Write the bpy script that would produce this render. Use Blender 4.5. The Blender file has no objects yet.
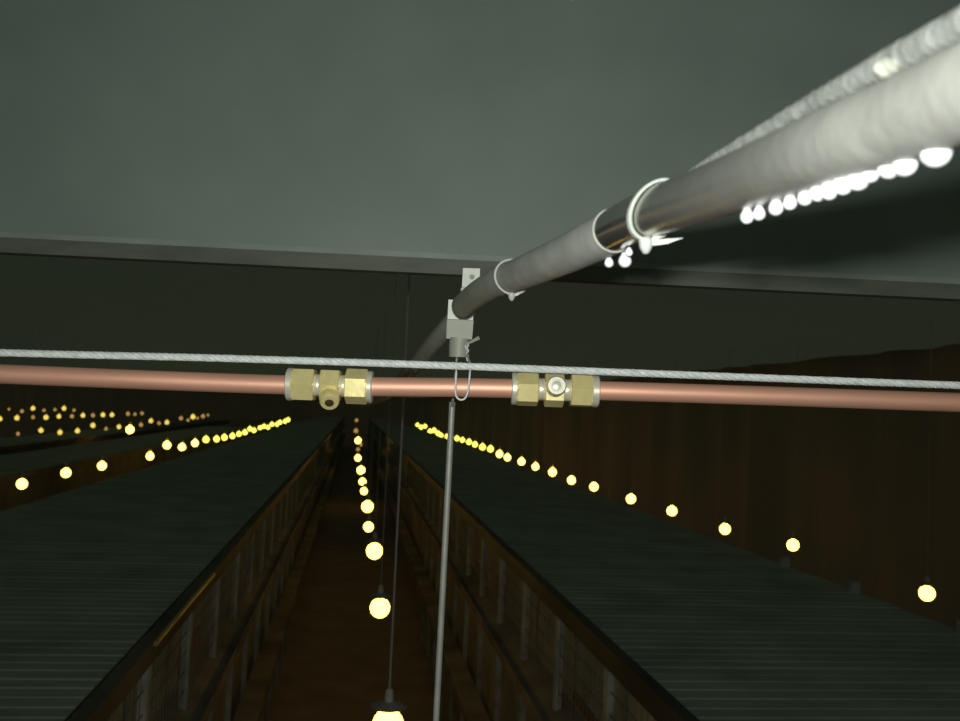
import bpy, math, random
from mathutils import Vector, Matrix
random.seed(7)
S = bpy.context.scene
C = S.collection

# ------------------------------------------------------------------ camera
F = 930.0                                   # focal length in pixels of the 960 wide frame
CAM = Vector((0.0, 0.0, 2.9))
ry = Vector((-125.0, -44.5, -930.0)).normalized()        # world +Y (down the house) in camera axes
rz = Vector((0.0436, 0.999, 0.0)); rz.z = -(rz.x*ry.x + rz.y*ry.y)/ry.z
rz.normalize(); rx = ry.cross(rz)
R = Matrix((rx, ry, rz))                    # rows: camera axes -> world
cd = bpy.data.cameras.new('camera'); cam = bpy.data.objects.new('camera', cd); C.objects.link(cam)
cam.matrix_world = Matrix.Translation(CAM) @ R.to_4x4()
cd.sensor_width = 36; cd.lens = 36*F/960; cd.clip_start = 0.01; cd.clip_end = 300
cd.dof.use_dof = True; cd.dof.focus_distance = 0.82; cd.dof.aperture_fstop = 17
S.camera = cam
def ray(px, py): return R @ Vector(((px-480)/F, -(py-360.5)/F, -1.0))
def P(px, py, d): return CAM + ray(px, py)*d

# ------------------------------------------------------------------ world, flash, exposure
w = bpy.data.worlds.new('night'); S.world = w; w.use_nodes = True
w.node_tree.nodes['Background'].inputs[0].default_value = (0.80, 0.88, 0.70, 1)
w.node_tree.nodes['Background'].inputs[1].default_value = 0.070
fl = bpy.data.lights.new('camera_flash', 'AREA'); fo = bpy.data.objects.new('camera_flash', fl); C.objects.link(fo)
fl.shape = 'RECTANGLE'; fl.size = 0.024; fl.size_y = 0.014; fl.energy = 4.3; fl.color = (0.95, 1.0, 0.93)
fo.matrix_world = Matrix.Translation(CAM + R @ Vector((-0.008, 0.028, 0.03))) @ R.to_4x4()
S.view_settings.view_transform = 'Standard'; S.view_settings.look = 'None'
S.view_settings.exposure = 0.0; S.view_settings.gamma = 1.0; S.view_settings.use_curve_mapping = False

# ------------------------------------------------------------------ materials
def mat(name, col, rough=.6, metal=0., noise=0., scale=20., col2=None, bump=0., stretch=(1,1,1), emit=None, spec=.5, trans=0., coat=0.):
    m = bpy.data.materials.new(name); m.use_nodes = True; nt = m.node_tree; b = nt.nodes['Principled BSDF']
    b.inputs['Base Color'].default_value = (*col, 1); b.inputs['Roughness'].default_value = rough
    b.inputs['Metallic'].default_value = metal; b.inputs['Specular IOR Level'].default_value = spec
    b.inputs['Transmission Weight'].default_value = trans; b.inputs['Coat Weight'].default_value = coat
    tc = nt.nodes.new('ShaderNodeTexCoord'); mp = nt.nodes.new('ShaderNodeMapping'); mp.inputs['Scale'].default_value = stretch
    nz = nt.nodes.new('ShaderNodeTexNoise'); nz.inputs['Scale'].default_value = scale; nz.inputs['Detail'].default_value = 5
    nt.links.new(tc.outputs['Object'], mp.inputs[0]); nt.links.new(mp.outputs[0], nz.inputs['Vector'])
    cr = nt.nodes.new('ShaderNodeValToRGB'); cr.color_ramp.elements[0].position = .3; cr.color_ramp.elements[1].position = .7
    c2 = col2 or tuple(c*(1-noise) for c in col)
    cr.color_ramp.elements[0].color = (*c2, 1); cr.color_ramp.elements[1].color = (*col, 1)
    nt.links.new(nz.outputs[0], cr.inputs[0]); nt.links.new(cr.outputs[0], b.inputs['Base Color'])
    if bump:
        bp = nt.nodes.new('ShaderNodeBump'); bp.inputs['Strength'].default_value = bump; bp.inputs['Distance'].default_value = .002
        nt.links.new(nz.outputs[0], bp.inputs['Height']); nt.links.new(bp.outputs[0], b.inputs['Normal'])
    if emit:
        b.inputs['Emission Color'].default_value = (*emit[0], 1); b.inputs['Emission Strength'].default_value = emit[1]
    return m
M = {
 'beam': mat('beam_paint', (.196,.248,.216), .55, noise=.16, scale=7, bump=.05),
 'weld': mat('weld_paint', (.25,.29,.25), .55, noise=.2, scale=20),
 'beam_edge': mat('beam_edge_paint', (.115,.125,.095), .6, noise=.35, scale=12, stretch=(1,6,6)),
 
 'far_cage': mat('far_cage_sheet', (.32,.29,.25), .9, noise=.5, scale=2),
 'glint': mat('glint_strip', (1,.72,.30), .32, metal=.75, noise=.2, scale=6),  # amber metal that puts the bulbs' glint into the strip's colour
 'floor': mat('floor_concrete', (.72,.53,.41), .85, noise=.3, scale=2.5),
 'wall': mat('curtain_cloth', (.22,.125,.08), .9, noise=.7, scale=.9, stretch=(1,2,.5)),
 'galv': mat('galvanised_steel', (.30,.33,.30), .5, metal=.6, noise=.4, scale=15),
 'wire': mat('cage_wire', (.32,.33,.29), .6, metal=.3, noise=.3, scale=8),
 'slat': mat('cage_slat', (.60,.68,.60), .7, noise=.35, scale=3),
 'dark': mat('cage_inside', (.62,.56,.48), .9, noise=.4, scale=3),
 'trough': mat('feed_trough', (.22,.18,.14), .5, metal=.1, noise=.7, scale=1.6),
 'tray': mat('egg_tray', (.52,.42,.34), .6, noise=.7, scale=2.2),
 'post': mat('cage_post', (.66,.70,.68), .7, noise=.5, scale=9),
 'cloth': mat('red_litter', (.50,.18,.12), .9, noise=.6, scale=4),
 'copper': mat('copper', (1.0,.53,.38), .52, metal=.5, noise=.1, scale=60, stretch=(.2,1,1)),
 'brass': mat('brass', (1.0,.86,.40), .4, metal=.3, noise=.14, scale=120, bump=.1),
 'brass_pale': mat('nickel_brass', (.95,.90,.74), .32, metal=.4, noise=.1, scale=120),
 'brass_dark': mat('nozzle_bore', (.10,.08,.03), .5, metal=.5),
 'cable': mat('steel_strand', (.88,.91,.90), .5, metal=.0, noise=.2, scale=200),
 'pvc': mat('pvc_sleeve', (.45,.45,.41), .5, noise=.25, scale=60, bump=.15),
 
 'bracket': mat('white_bracket', (.85,.87,.80), .45, noise=.15, scale=120),
 'valve': mat('grey_plastic', (.40,.41,.34), .5, noise=.1, scale=90),
 'tie': mat('nylon_tie', (.52,.54,.50), .45, noise=.05, scale=90),
 'tie_grey': mat('aged_nylon_tie', (.45,.46,.42), .5, noise=.1, scale=90),
 'rod': mat('steel_rod', (.42,.42,.37), .5, metal=.3, noise=.2, scale=90),
 'cord': mat('lamp_cord', (.55,.52,.46), .7, noise=.2, scale=30),
 'socket': mat('lamp_socket', (.8,.8,.74), .6, noise=.2, scale=30),
 'shade': mat('lamp_shade_enamel', (.45,.44,.38), .6, noise=.3, scale=20),
 'water': mat('water_drop', (.93,.93,.96), .12, noise=.0, spec=.8, coat=.6),  # opaque white stands in for flash light refocused by clear drops
 'bulb': mat('lit_bulb', (.9,.8,.5), .4, emit=((1,.62,.105), 6)),
 'bulb_far': mat('lit_bulb_yellow', (.9,.8,.4), .4, emit=((1,.88,.10), 2.6)),  # yellower and weaker emission than the near bulbs
 'bulb_dim': mat('lit_bulb_dim', (.5,.35,.2), .6, emit=((1,.58,.17), .42)),  # weakest emission, brownish
 'bulb_mid': mat('lit_bulb_mid', (.6,.5,.2), .6, emit=((1,.75,.14), 1.0)),  # emission between the far and dim bulbs
}
def hose_mat():
    m = mat('clear_hose', (.78,.78,.74), .3, noise=.55, scale=160, bump=.5); nt = m.node_tree
    b = nt.nodes['Principled BSDF']; out = nt.nodes['Material Output']
    t = nt.nodes.new('ShaderNodeBsdfTransparent'); mx = nt.nodes.new('ShaderNodeMixShader')
    lw = nt.nodes.new('ShaderNodeLayerWeight'); lw.inputs[0].default_value = .35
    mr = nt.nodes.new('ShaderNodeMapRange'); mr.inputs[3].default_value = .15; mr.inputs[4].default_value = .55
    nt.links.new(lw.outputs['Facing'], mr.inputs[0]); nt.links.new(mr.outputs[0], mx.inputs[0])
    nt.links.new(t.outputs[0], mx.inputs[1]); nt.links.new(b.outputs[0], mx.inputs[2]); nt.links.new(mx.outputs[0], out.inputs[0])
    return m
M['hose'] = hose_mat()
def ceil_mat():                                               # roof sheet; translucency added so sky fill lifts the dark interior
    m = mat('ceiling_sheet', (.12,.12,.11), .9, noise=.2, scale=1.5); nt = m.node_tree
    b = nt.nodes['Principled BSDF']; out = nt.nodes['Material Output']
    t = nt.nodes.new('ShaderNodeBsdfTranslucent'); t.inputs[0].default_value = (.47,.52,.47,1); mx = nt.nodes.new('ShaderNodeAddShader')
    nt.links.new(b.outputs[0], mx.inputs[0]); nt.links.new(t.outputs[0], mx.inputs[1]); nt.links.new(mx.outputs[0], out.inputs[0])
    return m
M['ceil'] = ceil_mat()
def wall_mat():                                               # curtain cloth, made translucent so extra sky fill brightens it
    m = M['wall']; nt = m.node_tree; b = nt.nodes['Principled BSDF']; out = nt.nodes['Material Output']
    t = nt.nodes.new('ShaderNodeBsdfTranslucent'); t.inputs[0].default_value = (.31,.30,.245,1); mx = nt.nodes.new('ShaderNodeAddShader')
    nt.links.new(b.outputs[0], mx.inputs[0]); nt.links.new(t.outputs[0], mx.inputs[1]); nt.links.new(mx.outputs[0], out.inputs[0])
wall_mat()
def pipe_mat():                                               # bare metal by the sleeve, fogged with fine condensation further along
    m = mat('wet_pipe', (.44,.435,.405), .2, noise=.12, scale=90, bump=.25); nt = m.node_tree; b = nt.nodes['Principled BSDF']
    tc = nt.nodes.new('ShaderNodeTexCoord'); ln = nt.nodes.new('ShaderNodeVectorMath'); ln.operation = 'LENGTH'
    nt.links.new(tc.outputs['Object'], ln.inputs[0])
    for sock, a, c in (('Roughness', .17, .55), ('Metallic', .92, .60)):
        mr = nt.nodes.new('ShaderNodeMapRange'); mr.inputs[1].default_value = .10; mr.inputs[2].default_value = .30
        mr.inputs[3].default_value = a; mr.inputs[4].default_value = c
        nt.links.new(ln.outputs['Value'], mr.inputs[0]); nt.links.new(mr.outputs[0], b.inputs[sock])
    mr = nt.nodes.new('ShaderNodeMapRange'); mr.inputs[1].default_value = .12; mr.inputs[2].default_value = .32; mr.inputs[3].default_value = .03; mr.inputs[4].default_value = .5
    nt.links.new(ln.outputs['Value'], mr.inputs[0])
    bp = [n for n in nt.nodes if n.type == 'BUMP'][0]; nt.links.new(mr.outputs[0], bp.inputs['Strength'])
    return m
M['pipe'] = pipe_mat()

# ------------------------------------------------------------------ mesh helpers
ORG = {}                                    # world origin of every object built
class MB:
    def __init__(s): s.v = []; s.f = []
    def add(s, vs, fs):
        n = len(s.v); s.v += [tuple(v) for v in vs]; s.f += [tuple(i+n for i in f) for f in fs]; return s
    def box(s, x0, x1, y0, y1, z0, z1):
        vs = [(x,y,z) for x in (x0,x1) for y in (y0,y1) for z in (z0,z1)]
        return s.add(vs, [(0,1,3,2),(4,6,7,5),(0,4,5,1),(2,3,7,6),(0,2,6,4),(1,5,7,3)])
    def obox(s, c, ax, ay, az):                                  # oriented box: centre and three half axes
        vs = [c + ax*i + ay*j + az*k for i in (-1,1) for j in (-1,1) for k in (-1,1)]
        return s.add(vs, [(0,1,3,2),(4,6,7,5),(0,4,5,1),(2,3,7,6),(0,2,6,4),(1,5,7,3)])
    def tube(s, pts, rad, n=12, cap=True, phase=0.0, closed=False):
        pts = [Vector(p) for p in pts]; N = len(pts)
        if not hasattr(rad, '__len__'): rad = [rad]*N
        u = None; vs = []
        for i, p in enumerate(pts):
            a = pts[(i-1) % N] if closed else pts[max(i-1,0)]; b = pts[(i+1) % N] if closed else pts[min(i+1,N-1)]
            t = (b-a).normalized()
            if u is None:
                u = Vector((0,0,1)) if abs(t.z) < .9 else Vector((1,0,0))
            u = (u - t*u.dot(t)).normalized(); w_ = t.cross(u)
            for k in range(n):
                an = phase + 2*math.pi*k/n
                vs.append(p + (u*math.cos(an) + w_*math.sin(an))*rad[i])
        fs = [(i*n+k, i*n+(k+1)%n, (i+1)*n+(k+1)%n, (i+1)*n+k) for i in range(N-1) for k in range(n)]
        if closed: fs += [((N-1)*n+k, (N-1)*n+(k+1)%n, (k+1)%n, k) for k in range(n)]
        elif cap: fs += [tuple(reversed(range(n))), tuple((N-1)*n+k for k in range(n))]
        return s.add(vs, fs)
    def lathe(s, c, axis, prof, n=24, phase=0.0):                # prof: (distance along axis, radius)
        axis = axis.normalized(); return s.tube([c + axis*a for a, r in prof], [max(r,1e-5) for a, r in prof], n, True, phase)
    def build(s, name, m, parent=None, smooth=False, loc=None):
        me = bpy.data.meshes.new(name)
        o0 = ORG[parent.name].copy() if parent else Vector(loc if loc is not None else (0,0,0))
        me.from_pydata([tuple(Vector(v)-o0) for v in s.v], [], s.f); me.update()
        me.materials.append(M[m] if isinstance(m, str) else m)
        if smooth:
            me.polygons.foreach_set('use_smooth', [True]*len(me.polygons))
            me.set_sharp_from_angle(angle=math.radians(38))
        o = bpy.data.objects.new(name, me); C.objects.link(o)
        if parent: o.parent = parent
        else: o.location = o0
        ORG[o.name] = o0
        return o
def tag(o, label, cat, group=None):
    o['label'] = label; o['category'] = cat
    if group: o['group'] = group
    return o
def thing(name, loc, label, cat, group=None):
    o = bpy.data.objects.new(name, None); C.objects.link(o); o.location = loc; o.empty_display_size = .02
    ORG[o.name] = Vector(loc)
    return tag(o, label, cat, group)
def struct(name, mb, m):
    o = mb.build(name, m); o['kind'] = 'structure'; return o
def catmull(ps, n=8):
    ps = [Vector(p) for p in ps]; q = [ps[0]*2-ps[1]] + ps + [ps[-1]*2-ps[-2]]; out = []
    for i in range(1, len(q)-2):
        a, b, c, d = q[i-1:i+3]
        for k in range(n):
            t = k/n; out.append(.5*((2*b)+(c-a)*t+(2*a-5*b+4*c-d)*t*t+(3*b-a-3*c+d)*t**3))
    out.append(ps[-1]); return out
UP = Vector((0,0,1)); CX = R @ Vector((1,0,0)); CY = R @ Vector((0,1,0)); CZ = R @ Vector((0,0,1))   # CZ points back to the photographer

# ------------------------------------------------------------------ the house
CEIL = 3.58; YE = 66.0; XL, XR = -16.0, 4.75
struct('floor', MB().box(XL-.2, XR+.2, -4, YE+.2, -.1, 0), 'floor')
struct('ceiling', MB().box(XL-.2, XR+.2, -.5, YE+.2, CEIL, CEIL+.06), 'ceil')
struct('wall_far', MB().box(XL, XR, YE, YE+.15, 0, CEIL), 'wall')
wr = MB(); n = 0; y = 0.0
prof = []
while y < YE:                                                # hanging side curtain with soft vertical folds
    prof.append((XR - .13*(.5+.5*math.sin(y*5.1+math.sin(y*1.7)*1.5)), y)); y += .11
vs = []; fs = []
for i, (x, yy) in enumerate(prof): vs += [(x, yy, 0), (x, yy, CEIL), (XR+.1, yy, 0), (XR+.1, yy, CEIL)]
for i in range(len(prof)-1):
    a = 4*i; b = a+4; fs += [(a,b,b+1,a+1), (a+2,a+3,b+3,b+2), (a+1,b+1,b+3,a+3), (a,a+2,b+2,b)]
struct('wall_right', wr.add(vs, fs), 'wall')
struct('wall_left', MB().box(XL-.15, XL, 2, YE, 0, CEIL), 'wall')

# ------------------------------------------------------------------ steel beam across the front
bt = thing('steel_beam', P(480, 259, .93), 'long grey-green painted steel beam crossing overhead in the flash light', 'beam')
b0, b1 = P(0, 238, .955), P(960, 285, .955)
dv = (b1-b0).normalized(); b0 = b0 - dv*2.2; b1 = b1 + dv*2.2
bn = Vector((dv.y, -dv.x, 0)).normalized()                   # horizontally towards the photographer
if bn.y > 0: bn = -bn
bu = dv.cross(bn); bu = bu if bu.z > 0 else -bu
def along(mb, f0, f1, h0, h1):
    mid = (b0+b1)/2 + bn*(f0+f1)/2 + bu*(h0+h1)/2
    return mb.obox(mid, (b1-b0)/2, bn*(f1-f0)/2, bu*(h1-h0)/2)
along(MB(), -.008, 0, -.012, .50).build('web', 'beam', bt)
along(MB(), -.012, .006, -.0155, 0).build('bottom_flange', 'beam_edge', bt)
along(MB(), 0, .0035, 0, .006).build('weld_seam', 'weld', bt)

# ------------------------------------------------------------------ battery cages
def cage_row(x0, x1, label, sides, detail=True, y0=1.35, top=2.1):
    t = thing('battery_cage_row', Vector(((x0+x1)/2, y0, 0)), label, 'cage row')
    m = MB(); ym = 40
    y = y0
    while y < ym: m.box(x0+(.03 if -1 in sides else .0), x1, y, y+(.062 if y < 14 else .25)+ .012*random.random(), top-.036, top-.03+.004*random.random()); y += .085 if y < 14 else .3
    m.build('slatted_top', 'slat', t)
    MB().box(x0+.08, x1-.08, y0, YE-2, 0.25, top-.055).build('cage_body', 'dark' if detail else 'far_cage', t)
    for s in sides:
        xe = x0 if s < 0 else x1
        tr = MB(); tr.add([(xe-s*.0,y0,top-.075),(xe-s*.05,y0,top-.085),(xe-s*.055,y0,top-.02),(xe-s*.06,y0,top-.022),(xe-s*.055,y0,top-.09),(xe+s*.004,y0,top-.08),(xe+s*.012,y0,top),(xe-s*.03,y0,top),
                   (xe-s*.0,YE-2,top-.075),(xe-s*.05,YE-2,top-.085),(xe-s*.055,YE-2,top-.02),(xe-s*.06,YE-2,top-.022),(xe-s*.055,YE-2,top-.09),(xe+s*.004,YE-2,top-.08),(xe+s*.012,YE-2,top),(xe-s*.03,YE-2,top)],
                  [(i,(i+1)%8,8+(i+1)%8,8+i) for i in range(8)] + [tuple(range(7,-1,-1)), tuple(range(8,16))]).build('feed_trough', 'trough' if detail else 'far_cage', t)
        xs = xe + s*.08; z2 = top-.5
        e = MB(); e.add([(xe-s*.08,y0,z2+.05),(xs,y0,z2-.01),(xs,y0,z2+.03),(xs+s*.006,y0,z2+.03),(xs+s*.006,y0,z2-.02),(xe-s*.08,y0,z2+.04),
                  (xe-s*.08,YE-2,z2+.05),(xs,YE-2,z2-.01),(xs,YE-2,z2+.03),(xs+s*.006,YE-2,z2+.03),(xs+s*.006,YE-2,z2-.02),(xe-s*.08,YE-2,z2+.04)],
                 [(i,(i+1)%6,6+(i+1)%6,6+i) for i in range(6)] + [tuple(range(5,-1,-1)), tuple(range(6,12))]); e.build('egg_tray', 'tray', t)
        w_ = MB(); y = y0
        while detail and y < 16:
            w_.box(xe-s*.012-.0015, xe-s*.012+.0015, y, y+.003, z2+.05, top-.08); y += .06
        for k in range(5): w_.box(xe-s*.012-.002, xe-s*.012+.002, y0, YE-2, z2+.1+k*.08, z2+.104+k*.08)
        w_.build('wire_front', 'wire', t)
        if detail:
            y = y0+.25
            for k in range(13):
                MB().box(xe-.03*(s>0)-.0*(s<0), xe+.03*(s<0), y, y+.05, 0.0, top-.085).build('post', 'post', t)
                lt = .35+.3*random.random()
                y += .8
            y = y0+.5
            while y < 9:
                if random.random() < .6: MB().box(xe-s*.07-.006, xe-s*.07+.006, y, y+.35+.25*random.random(), z2+.08, z2+.1+.22*random.random()).build('feed_flap', 'cloth', t)
                y += .8
    # lower tier
    for s in sides:
        xe = x0 if s < 0 else x1
        MB().box(min(xe, xe+s*.14), max(xe, xe+s*.14), y0, YE-2, .95, 1.0).build('lower_tray', 'tray', t)
    return t
lc = cage_row(-2.35, -.624, 'dark battery cage row left of the centre aisle, brown feed trough along its edge', (1,))
MB().tube([(-.607,3.2,2.092),(-.607,3.8,2.094),(-.607,4.45,2.092)], .009, 14).build('trough_glint', 'glint', lc, True)['label'] = 'amber glint of the bulbs, added as a strip on the trough edge'  # added tube standing in for the bulbs' reflection on the trough rim
rc = cage_row(.92, 2.55, 'dark battery cage row right of the centre aisle, towards the brown side curtain', (-1,))
for px, py in ((881,629),(785,588),(719,562)):
    q_ = ray(px, py); y_ = (q_*((2.09-CAM.z)/q_.z)).y
    MB().box(2.50, 2.55, y_, y_+.03, 2.04, 2.125).build('upright', 'post', rc)
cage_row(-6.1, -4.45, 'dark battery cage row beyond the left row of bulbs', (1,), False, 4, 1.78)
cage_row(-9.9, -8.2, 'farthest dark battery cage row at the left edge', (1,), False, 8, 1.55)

# ------------------------------------------------------------------ hanging bulbs
def globe_profile(r):                                         # z down from the neck to the bottom of a globe bulb
    pr = [(0, .0), (.002, r*.32), (r*.25, r*.36), (r*.45, r*.62)]
    for k in range(3, 13):
        a = math.pi*k/12; pr.append((r*.45 + r*(math.cos(math.pi*3/12)-math.cos(a))*1.02, r*math.sin(a) if k < 12 else 0.0002))
    return pr
NUM = ['nearest', 'second nearest', 'third nearest', 'fourth nearest', 'fifth nearest', 'sixth nearest', 'seventh nearest', 'eighth nearest',
       'ninth nearest', 'tenth nearest', 'eleventh nearest', 'twelfth nearest', 'thirteenth nearest', 'fourteenth nearest', 'fifteenth nearest']
def lamp(pos, dia, m, label, group, full):
    dia *= .9; r = dia/2; top = pos.z + r*1.0
    t = thing('hanging_bulb_lamp', Vector((pos.x, pos.y, top)), label, 'lamp', group)
    c = Vector((pos.x, pos.y, top))
    MB().lathe(c, -UP, globe_profile(r), 20 if full else 12).build('bulb', m, t, True)
    k = dia/.1
    MB().lathe(c + UP*.055*k, -UP, [(0,.009*k),(.01*k,.013*k),(.05*k,.015*k),(.058*k,.014*k)], 14).build('socket', 'socket', t, True)
    if full:
        MB().lathe(c + UP*.015*k, -UP, [(0,.018*k),(.004,.034*k),(.010*k,.046*k),(.015*k,.058*k),(.017*k,.058*k),(.012*k,.045*k),(.007*k,.03*k),(.005*k,.018*k)], 28).build('lamp_shade', 'shade', t, True)
    MB().tube([c+UP*.05*k, Vector((pos.x, pos.y, CEIL+.01))], .0035 if pos.y < 3.5 else .002, 6).build('cord', 'cord', t)
    return t
H = .98
# centre row: one height, distance from how far each hangs below eye level
centre = [(388,722,0),(380,606,22),(374.5,549.5,18),(368.5,526,11),(367.5,505.5,13),(364,490.5,8),(362.5,481,8),(361,469.5,9),(358,457.5,7),(358,449,4),(361,444.5,3),(358,440,7),(356,430.5,5),(356.5,420,5)]
def words(i, row): return NUM[i] + ' ' + row
for i, (px, py, wd) in enumerate(centre):
    r_ = ray(px, py); h = H if i < 9 else H; t_ = -h/r_.z; p = CAM + r_*t_
    if i == 0: dia = .108
    else: dia = min(.24, max(.09, (wd)/F*t_))
    m = 'bulb' if i not in (9,10,12,13) else 'bulb_dim'
    lamp(p, dia, m, 'glowing bulb with dark shade, %s down the centre aisle' % NUM[i] if i < 4 else 'small glowing bulb, %s down the centre aisle' % NUM[i], 'bulbs down the centre aisle', p.y < 16)
right = [(927,592,19),(793,544,15),(725,528,14),(672,510,13),(631,498,12.5),(594,486,11.5),(571.5,479.5,11),(552.5,471.5,11),(535.5,466,10),(521.5,461,10),(507.5,457,9.5),(499.5,453.5,9.5),(490.5,448.5,9),(482.5,446.5,9),(475,444,8),(469,441.5,8),
         (462.5,439.5,7.5),(457,438,7.5),(447,436,7),(441,435,7),(438,433,7),(434,430,7),(430,431,7),(425,426,6.5),(421,427,6.5),(417.5,424.5,6)]
left = [(22,483,13.5),(66,472,12.5),(102,465,11.5),(150,455.5,10.5),(167,444.5,10.5),(182,446.5,10),(195,442.5,9.5),(206,439,9),(216.5,438.5,8.5),(224.5,437,8.5),(232.5,435.5,8),(239,433.5,7.5),(245,432,7.5),(250,428.5,7),(254,430,7),(260,427.5,6.5),(264,426,6.5),
        (268,427,6.5),(272,424,6.5),(277,424,6.5),(280,422,6.5),(285,421,6.5),(288,419.5,6.5)]
ORD = ['first','second','third','fourth','fifth','sixth','seventh','eighth','ninth','tenth','eleventh','twelfth','thirteenth','fourteenth','fifteenth','sixteenth','seventeenth','eighteenth']
def side_row(lst, X, row, group, mfun, blend=2.0):
    for i, (px, py, wd) in enumerate(lst):
        r_ = ray(px, py); t_ = X/r_.x; p = CAM + r_*t_
        dia = min(.26, max(.09, (wd-blend)/F*t_))
        if i < len(NUM): lab = '%s, %s in the %s' % ('round glowing bulb' if p.y < 14 else 'small glowing bulb', NUM[i], row)
        else: lab = 'tiny bulb merging with its neighbours, %s of the %s' % (ORD[len(lst)-1-i] + ' from the far end', row)
        lamp(p, dia, mfun(i, wd), lab, group, p.y < 15)
        if i in (0, len(lst)-1): print('ROW', row, i, [round(c, 2) for c in p], round(dia, 3))
r_ = ray(927, 592); side_row(right, r_.x*(-H/r_.z), 'right-hand row', 'bulbs of the right-hand row', lambda i, w: 'bulb' if w > 9 else 'bulb_far')
r_ = ray(22, 483); XLr = r_.x*(-H/r_.z)
side_row(left, XLr, 'long left-hand row', 'bulbs of the long left-hand row', lambda i, w: 'bulb' if w > 9 else 'bulb_far')
low = [(18,433.5,5),(41,430,6.5),(60,432,6.5),(77.5,430.5,6.5),(93,425,6.5),(106,428.5,5),(119,426.5,6),(130,429,10),(141,424.5,5.5),(151,420.5,6),(159,423,5),(167,422,6),(181,418,5.5),(188,420,4.5),(193,416.5,6.5),(197.5,418,4),(203,416,5.5),(208,415,4)]
mid = [(0,418.5,6),(17,417.5,6.5),(33,417,5),(46,417,6.5),(59,416,6),(72,416,5.5),(83,415,6),(93,415,5.5),(103,414.5,6),(112,414.5,6),(128,413.5,5.5),(135,414,4.5),(142,413,5)]
hi = [(9,409,4),(22,411,5),(33,408,6),(44,410,4.5),(55,409.5,4.5),(64,408,6),(74,410,4.5)]
def mf(i, w): return 'bulb' if w >= 9 else ('bulb_mid' if w >= 6 else 'bulb_dim')
def far_row(lst, X, desc, group):
    for i, (px, py, wd) in enumerate(lst):
        r_ = ray(px, py); t_ = X/r_.x; p = CAM + r_*t_
        if i == 0 or i == len(lst)-1: print('FAR', desc, [round(c, 2) for c in p])
        lab = '%s distant bulb, %s from the left in the %s' % ('bright' if wd >= 9 else ('small yellow' if wd >= 6 else 'faint brownish'), ORD[i], desc)
        lamp(p, (wd-1.2)/F*t_, mf(i, wd), lab, group, False)
far_row(low, XLr*2.03, 'lowest far row', 'bulbs of the lowest distant left row')
far_row(mid, XLr*3.0, 'middle far row', 'bulbs of the middle distant left row')
far_row(hi, XLr*4.0, 'topmost far row', 'bulbs of the topmost distant left row')

# ------------------------------------------------------------------ foreground: the thick wet pipe
DP = .0205
cl = [(463,306,23),(472,298,24.3),(484,289.5,26.2),(497,282.5,27.9),(512,277,29.8),(560,257,36.3),(600,238,41.3),(640,217,46.3),(720,188.5,57),(826,147.5,75.5),(904,118,87.5),(960,95,97)]
pts = [P(x, y, DP*F/wd) for x, y, wd in cl]
sm = catmull(pts, 8)
near = (pts[-1]-pts[-2]).normalized()
sm += [pts[-1] + near*k*.05 for k in range(1, 7)]
pt = thing('water_pipe', pts[5].copy(), 'thick wet grey pipe running from the upper right corner down to the white bracket', 'pipe')
g = len(sm)-7
iS = 5+7*8 - 8                                                # sleeve ends near the second tie
def nearest(px, py):                                          # index of the centre line point seen nearest to a pixel
    best = None
    for i, p in enumerate(sm):
        q = R.inverted() @ (p-CAM); u, v = 480 - F*q.x/q.z, 360.5 + F*q.y/q.z
        if q.z < 0:
            e = (u-px)**2 + (v-py)**2
            if best is None or e < best[0]: best = (e, i)
    return best[1]
iS = nearest(616, 230); iZ = nearest(500, 281)
MB().tube(sm, DP/2, 40).build('pipe_wall', 'pipe', pt, True)
slv = sm[iZ-2:iS+1]
MB().tube(slv, [DP/2*1.0] + [DP/2*1.05]*(len(slv)-2) + [DP/2*1.045], 40).build('sleeve', 'pvc', pt, True)
o = MB().tube(sm[:iZ], DP/2*1.012, 32).build('end_section', 'valve', pt, True)
# onward section: from the bracket away down the house
tl = [P(458,316,.90), P(447,328,.935), P(432,345,1.0), P(416,364,1.12), P(400,382,1.42), P(384,397,2.3), P(368,404,6.0), P(361,407,14.0)]
tt = MB().tube(catmull(tl, 6), .0092, 24).build('water_pipe', 'valve', None, True, loc=tl[0])
tag(tt, 'dark grey pipe continuing from behind the white bracket down behind the copper pipe', 'pipe')

def frame_at(i):
    t = (sm[min(i+1,len(sm)-1)] - sm[max(i-1,0)]).normalized()
    dn = (-CY - t*(-CY).dot(t)).normalized(); fr = (CZ - t*CZ.dot(t)).normalized(); fr = (fr - dn*fr.dot(dn)).normalized()
    return sm[i], t, dn, fr
# clear hose along the top of the pipe
hose = [P(655,191,.43), P(690,173.5,.395), P(720,156,.368), P(800,110,.31), P(880,67,.262), P(960,24,.225), P(1080,-42,.185), P(1230,-130,.155)]
hp = catmull(hose, 30)
hr = [(.0037+.00025*math.sin(i*1.9)+.0002*random.random())*min(1, .2+i/150) for i in range(len(hp))]
ho = MB().tube(hp, hr, 20).build('clear_hose', 'hose', None, True, loc=hose[3])
tag(ho, 'thin translucent hose beaded with water along the top edge of the thick pipe', 'hose')

MB().lathe(P(886,68,.258), CX, [(-.0035,.0008),(-.001,.0029),(.002,.0027),(.004,.0008)], 14).build('joint', 'valve', ho, True)

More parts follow.
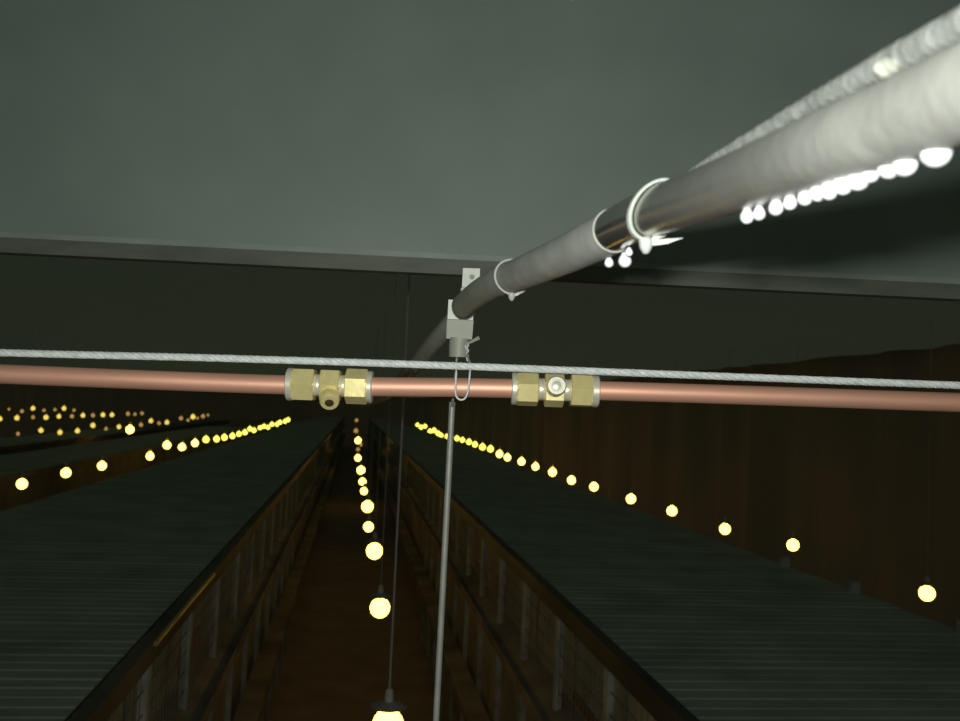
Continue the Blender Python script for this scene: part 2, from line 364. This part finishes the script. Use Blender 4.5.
# ------------------------------------------------------------------ cable ties
def tie(px, py, rad, wdt, m, label, lean, tails, hs=1.0):
    i = nearest(px, py); c, t, dn, fr = frame_at(i)
    ring = []
    for k in range(40):
        a = 2*math.pi*k/40
        ring.append(c + (dn*math.cos(a) + fr*math.sin(a))*rad + t*lean*math.cos(a))
    T = thing('cable_tie', c + dn*rad, label, 'cable tie')
    s = MB(); n = len(ring); vs = []
    for k, p in enumerate(ring):
        o_ = (p-c).normalized()
        vs += [p + t*wdt/2, p + t*wdt/2 + o_*.0014, p - t*wdt/2 + o_*.0014, p - t*wdt/2]
    fs = [(4*k+j, 4*k+(j+1)%4, 4*((k+1)%n)+(j+1)%4, 4*((k+1)%n)+j) for k in range(n) for j in range(4)]
    s.add(vs, fs); s.build('strap', m, T, True)
    hc = c + dn*(rad+.0022*hs) + t*lean + fr*.001
    h = MB(); h.lathe(hc - dn*.0028*hs, dn, [(0,.0022*hs),(.0012*hs,.0032*hs),(.0044*hs,.0028*hs),(.0068*hs,.0014*hs),(.0072*hs,.0006*hs)], 12, .4)
    h.build('tie_head', m, T, True)
    for (a, b, cc) in tails:
        tp = MB(); q = [hc, hc + CX*a*.5 + CY*b*.35 + CZ*.001, hc + CX*a + CY*b + CZ*cc]; q = catmull(q, 5)
        n_ = len(q); vs = []
        for k, u in enumerate(q):
            d = (q[min(k+1, n_-1)] - q[max(k-1, 0)]); sd = d.cross(CZ).normalized(); up = d.cross(sd).normalized()*.0005
            hw = wdt*.42*(1 if k < n_*.6 else max(.12, (n_-1-k)/(n_*.4)))
            vs += [u+sd*hw+up, u-sd*hw+up, u-sd*hw-up, u+sd*hw-up]
        tp.add(vs, [(0,1,2,3), tuple(4*(n_-1)+c_ for c_ in (3,2,1,0))] + [(4*k+c_, 4*k+4+c_, 4*k+4+(c_+1)%4, 4*k+(c_+1)%4) for k in range(n_-1) for c_ in range(4)])
        tp.build('tail', m, T)
    return T
tie(513, 277, DP/2*1.12, .0022, 'tie_grey', 'small greyish cable tie round the pipe sleeve next to the white bracket', .003, [(.008,.0035,0)], .8)
tie(654, 212, DP/2*1.06, .0025, 'tie', 'large white cable tie round the bare pipe beside the hanging drops', -.0085, [(.0155,.0022,.002),(.0078,.0062,.003)], 1.0)

# ------------------------------------------------------------------ water drops
drops = [(609,263,4.6,'small water drop nearest the sleeve end under the pipe'),(625,261,6.6,'water drop between the sleeve end and the white cable tie'),(629,252.5,3.8,'tiny drop perched above another beside the white cable tie'),
 (747,217,6.5,'first of the blown-out white drops under the pipe, left end'),(759,214,6,'white drop touching the left end drop'),(776,208,7.5,'third white drop from the left under the pipe'),(790,203,7,'fourth white drop from the left under the pipe'),
 (805,198,7.5,'fifth white drop from the left under the pipe'),(818,193,8.5,'sixth white drop from the left under the pipe'),(829,191,9,'seventh white drop from the left, hanging lowest in the cluster'),(843,185,10,'large drop left of the pair under the thick pipe'),
 (858,179,11,'large drop in the middle of the row under the thick pipe'),(870,173,9,'drop between two large ones under the thick pipe'),(889,167,11,'large drop third from the right frame edge'),(905,164,11.5,'large drop second from the right frame edge'),(936,152,14.5,'largest and rightmost white drop under the near end of the pipe')]
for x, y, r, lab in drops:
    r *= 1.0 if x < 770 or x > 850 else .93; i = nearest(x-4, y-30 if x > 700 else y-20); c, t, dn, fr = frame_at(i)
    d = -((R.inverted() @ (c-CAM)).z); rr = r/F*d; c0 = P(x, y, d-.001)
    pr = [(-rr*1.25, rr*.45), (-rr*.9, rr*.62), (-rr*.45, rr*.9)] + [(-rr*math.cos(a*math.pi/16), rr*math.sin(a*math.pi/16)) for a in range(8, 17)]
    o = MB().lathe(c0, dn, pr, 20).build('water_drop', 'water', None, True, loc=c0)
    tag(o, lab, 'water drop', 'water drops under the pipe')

# ------------------------------------------------------------------ bracket, valve and loop
DB = .875
bk = thing('pipe_hanger', P(460, 318, DB), 'white metal bracket with grey plastic valve hanging under the beam, holding the pipe', 'bracket')
def plate(mb, poly, d, th):
    n = len(poly); a = [P(x, y, d) for x, y in poly]; b = [p - CZ*th for p in a]
    return mb.add(a+b, [tuple(range(n))[::-1], tuple(range(n, 2*n))] + [(i, (i+1)%n, n+(i+1)%n, n+i) for i in range(n)])
# upright strap, one plate; a darker disc imitates the shade of its hole
s = MB(); plate(s, [(463,268),(480,268.5),(479.6,300),(461,304)], .915, .002)
MB().lathe(P(472,277,.914), CZ, [(0,.0026),(.0008,.0026)], 12).build('bolt_hole_disc', 'shade', bk)
s.build('upright_strap', 'bracket', bk)
MB().lathe(P(463.5,290,.90), CZ, [(0,.0028),(.004,.0028),(.005,.002),(.0055,.0)], 10).build('bolt', 'bracket', bk)
plate(MB(), [(448.5,299.5),(474,301.5),(473,320),(447.5,319)], DB, .018).build('clamp_block', 'bracket', bk)
ci = P(463,309,DB); 
MB().lathe(ci - CZ*.004, (CZ*.9+CX*.42+CY*.3).normalized(), [(0,.0115),(.0055,.0115),(.0065,.0108)], 24).build('rubber_collar', 'valve', bk, True)
plate(MB(), [(447,319.3),(473.6,320.4),(472,339.5),(446.3,338.5)], DB-.004, .024).build('valve_body', 'valve', bk)
MB().tube([P(459.7,338,DB), P(459,344,DB), P(458.6,357,DB)], [.0097,.0095,.0093], 24).build('valve_neck', 'valve', bk, True)
MB().tube([P(462,345.5,DB-.008), P(470,342.5,DB-.016), P(478.5,338,DB-.022)], [.0011,.0013,.0019], 10).build('lever', 'tie', bk, True)
MB().tube([P(457.2,356,DB-.002), P(456.4,366,.845), P(455,380,.84), P(453.6,394,.84), P(452.3,406,.85)], .0013, 8).build('pin', 'rod', bk, True)
lp = [(456.5,359,.80),(456.2,374,.775),(455.4,391,.775),(457,397.5,.775),(461,399.8,.775),(465.2,398,.775),(468,391,.775),(469.6,376,.775),(470.2,364,.79),(468.6,359,.82),(467,352,.86),(465,344,.865)]
MB().tube(catmull([P(*q) for q in lp], 5), .0008, 8).build('wire_loop', 'cable', bk, True)
tw = [P(467.5+1.1*math.sin(k*1.5), 344+k*1.3, .857+.0012*math.cos(k*1.5)) for k in range(14)]
MB().tube(tw, .0008, 6).build('twisted_wire', 'cable', bk, True)
# rod hanging below
rp = P(452.3, 402, .86); rb = P(436.5, 712, .86)
ddir = (rb-rp); 
tag(MB().tube([rp + ddir*0.0, rp + ddir*.5, rp + ddir*7.0], .0030, 12).build('hanging_rod', 'rod', None, True, loc=rp), 'thin grey rod hanging straight down below the copper pipe', 'rod')

# ------------------------------------------------------------------ steel cable (stranded)
cp = [P(-1900,277,.765), P(-260,343,.765), P(0,352.5,.765), P(215,358,.77), P(430,365,.775), P(700,375.5,.775), P(960,385.5,.77), P(1250,396,.765), P(2600,447,.765)]
cq = catmull(cp, 170)
cb = thing('steel_cable', cp[3].copy(), 'silvery twisted steel cable stretched just above the copper pipe', 'cable')
core = MB().tube(cp, .0023, 8)
for st in range(6):
    line = []
    for i, p in enumerate(cq):
        if i % 2: continue
        q0 = cq[min(i+1,len(cq)-1)] - cq[max(i-1,0)]; t = q0.normalized(); u = (UP - t*UP.dot(t)).normalized(); v = t.cross(u)
        a = i*.42 + st*math.pi/3
        line.append(p + (u*math.cos(a)+v*math.sin(a))*.0019)
    core.tube(line, .00135, 5)
core.build('strands', 'cable', cb, True)

# ------------------------------------------------------------------ copper pipe and brass tees
DC = .80; RC = .0165/2
kp = catmull([P(-1900,302,.79), P(-260,363,.79), P(0,374,.79), P(290,385,DC), P(500,388.2,DC), P(710,394,DC), P(960,402.5,.80), P(1250,412,.80), P(2600,455,.80)], 10)
co = thing('copper_pipe', P(480,388,DC), 'shiny copper pipe running straight across the picture', 'pipe')
MB().tube(kp, RC, 40).build('tube_wall', 'copper', co, True)
def tee(cx, cy, segs, phases, noz, label):
    T = thing('brass_tee_fitting', P(cx, cy, DC), label, 'fitting', 'brass tees on the copper pipe')
    ax = (P(cx+30, cy+1.05, DC) - P(cx-30, cy-1.05, DC)).normalized()
    o_ = P(cx, cy, DC); pxm = DC/F
    def seg(name, xa, xb, r, n, ph, m, bev=.0008):
        a, b = (xa-cx)*pxm, (xb-cx)*pxm
        # a tube frame: u is UP-ish, so phase 0 puts a corner on top
        mb = MB(); mb.lathe(o_, ax, [(a, r*.94), (a+bev, r), (b-bev, r), (b, r*.94)], n, ph); mb.build(name, m, T, n > 8)
    w0, n0, k0, b0_, k1, n1, w1 = segs
    seg('end_ring', *w0, .0142, 32, 0, 'brass_pale'); seg('end_ring', *w1, .0138, 32, 0, 'brass_pale')
    seg('hex_nut', *n0, .0152, 6, phases[0], 'brass'); seg('hex_nut', *n1, .0152, 6, phases[2], 'brass')
    seg('neck', *k0, .0096, 24, 0, 'brass_pale'); seg('neck', *k1, .0096, 24, 0, 'brass_pale')
    seg('tee_body', *b0_, .0150, 6, phases[1], 'brass')
    (nx, ny, nd, m, r) = noz
    mid = P((b0_[0]+b0_[1])/2, cy+.2, DC); tip = P(nx, ny, DC-nd); dr = (tip-mid); L = dr.length
    N = MB().lathe(mid, dr, [(.006,r*1.0),(L*.55,r),(L*.56,r*.9),(L*.62,r*.9),(L*.63,r*1.02),(L-.0015,r*1.02),(L,r*.9),(L,r*.45)], 28).build('nozzle', m, T, True)
    MB().lathe(mid+dr.normalized()*(L-.0005), dr, [(0,r*.5),(.0008,r*.46),(.0012,r*.3)], 16).build('orifice', 'brass_pale' if m == 'brass_pale' else 'brass_dark', N, True)
    return T
d2 = math.radians
tee(330.5, 385.6, ((287.3,293.6),(293.5,315),(314.5,321.5),(321,340.5),(340,346.5),(346,367.5),(367.3,373)), (d2(30+0),d2(30),d2(6)), (329.3,403,.019,'brass',.0082), 'brass tee fitting, left one, with its nozzle pointing down')
tee(554.5, 389.8, ((511.5,517.2),(517,538),(537.5,545),(544.5,563.7),(563,571),(570.5,591.5),(591.3,598.5)), (d2(16),d2(8),d2(25)), (556.8,385.5,.026,'brass_pale',.0080), 'brass tee fitting, right one, with its bright nozzle facing the viewer')
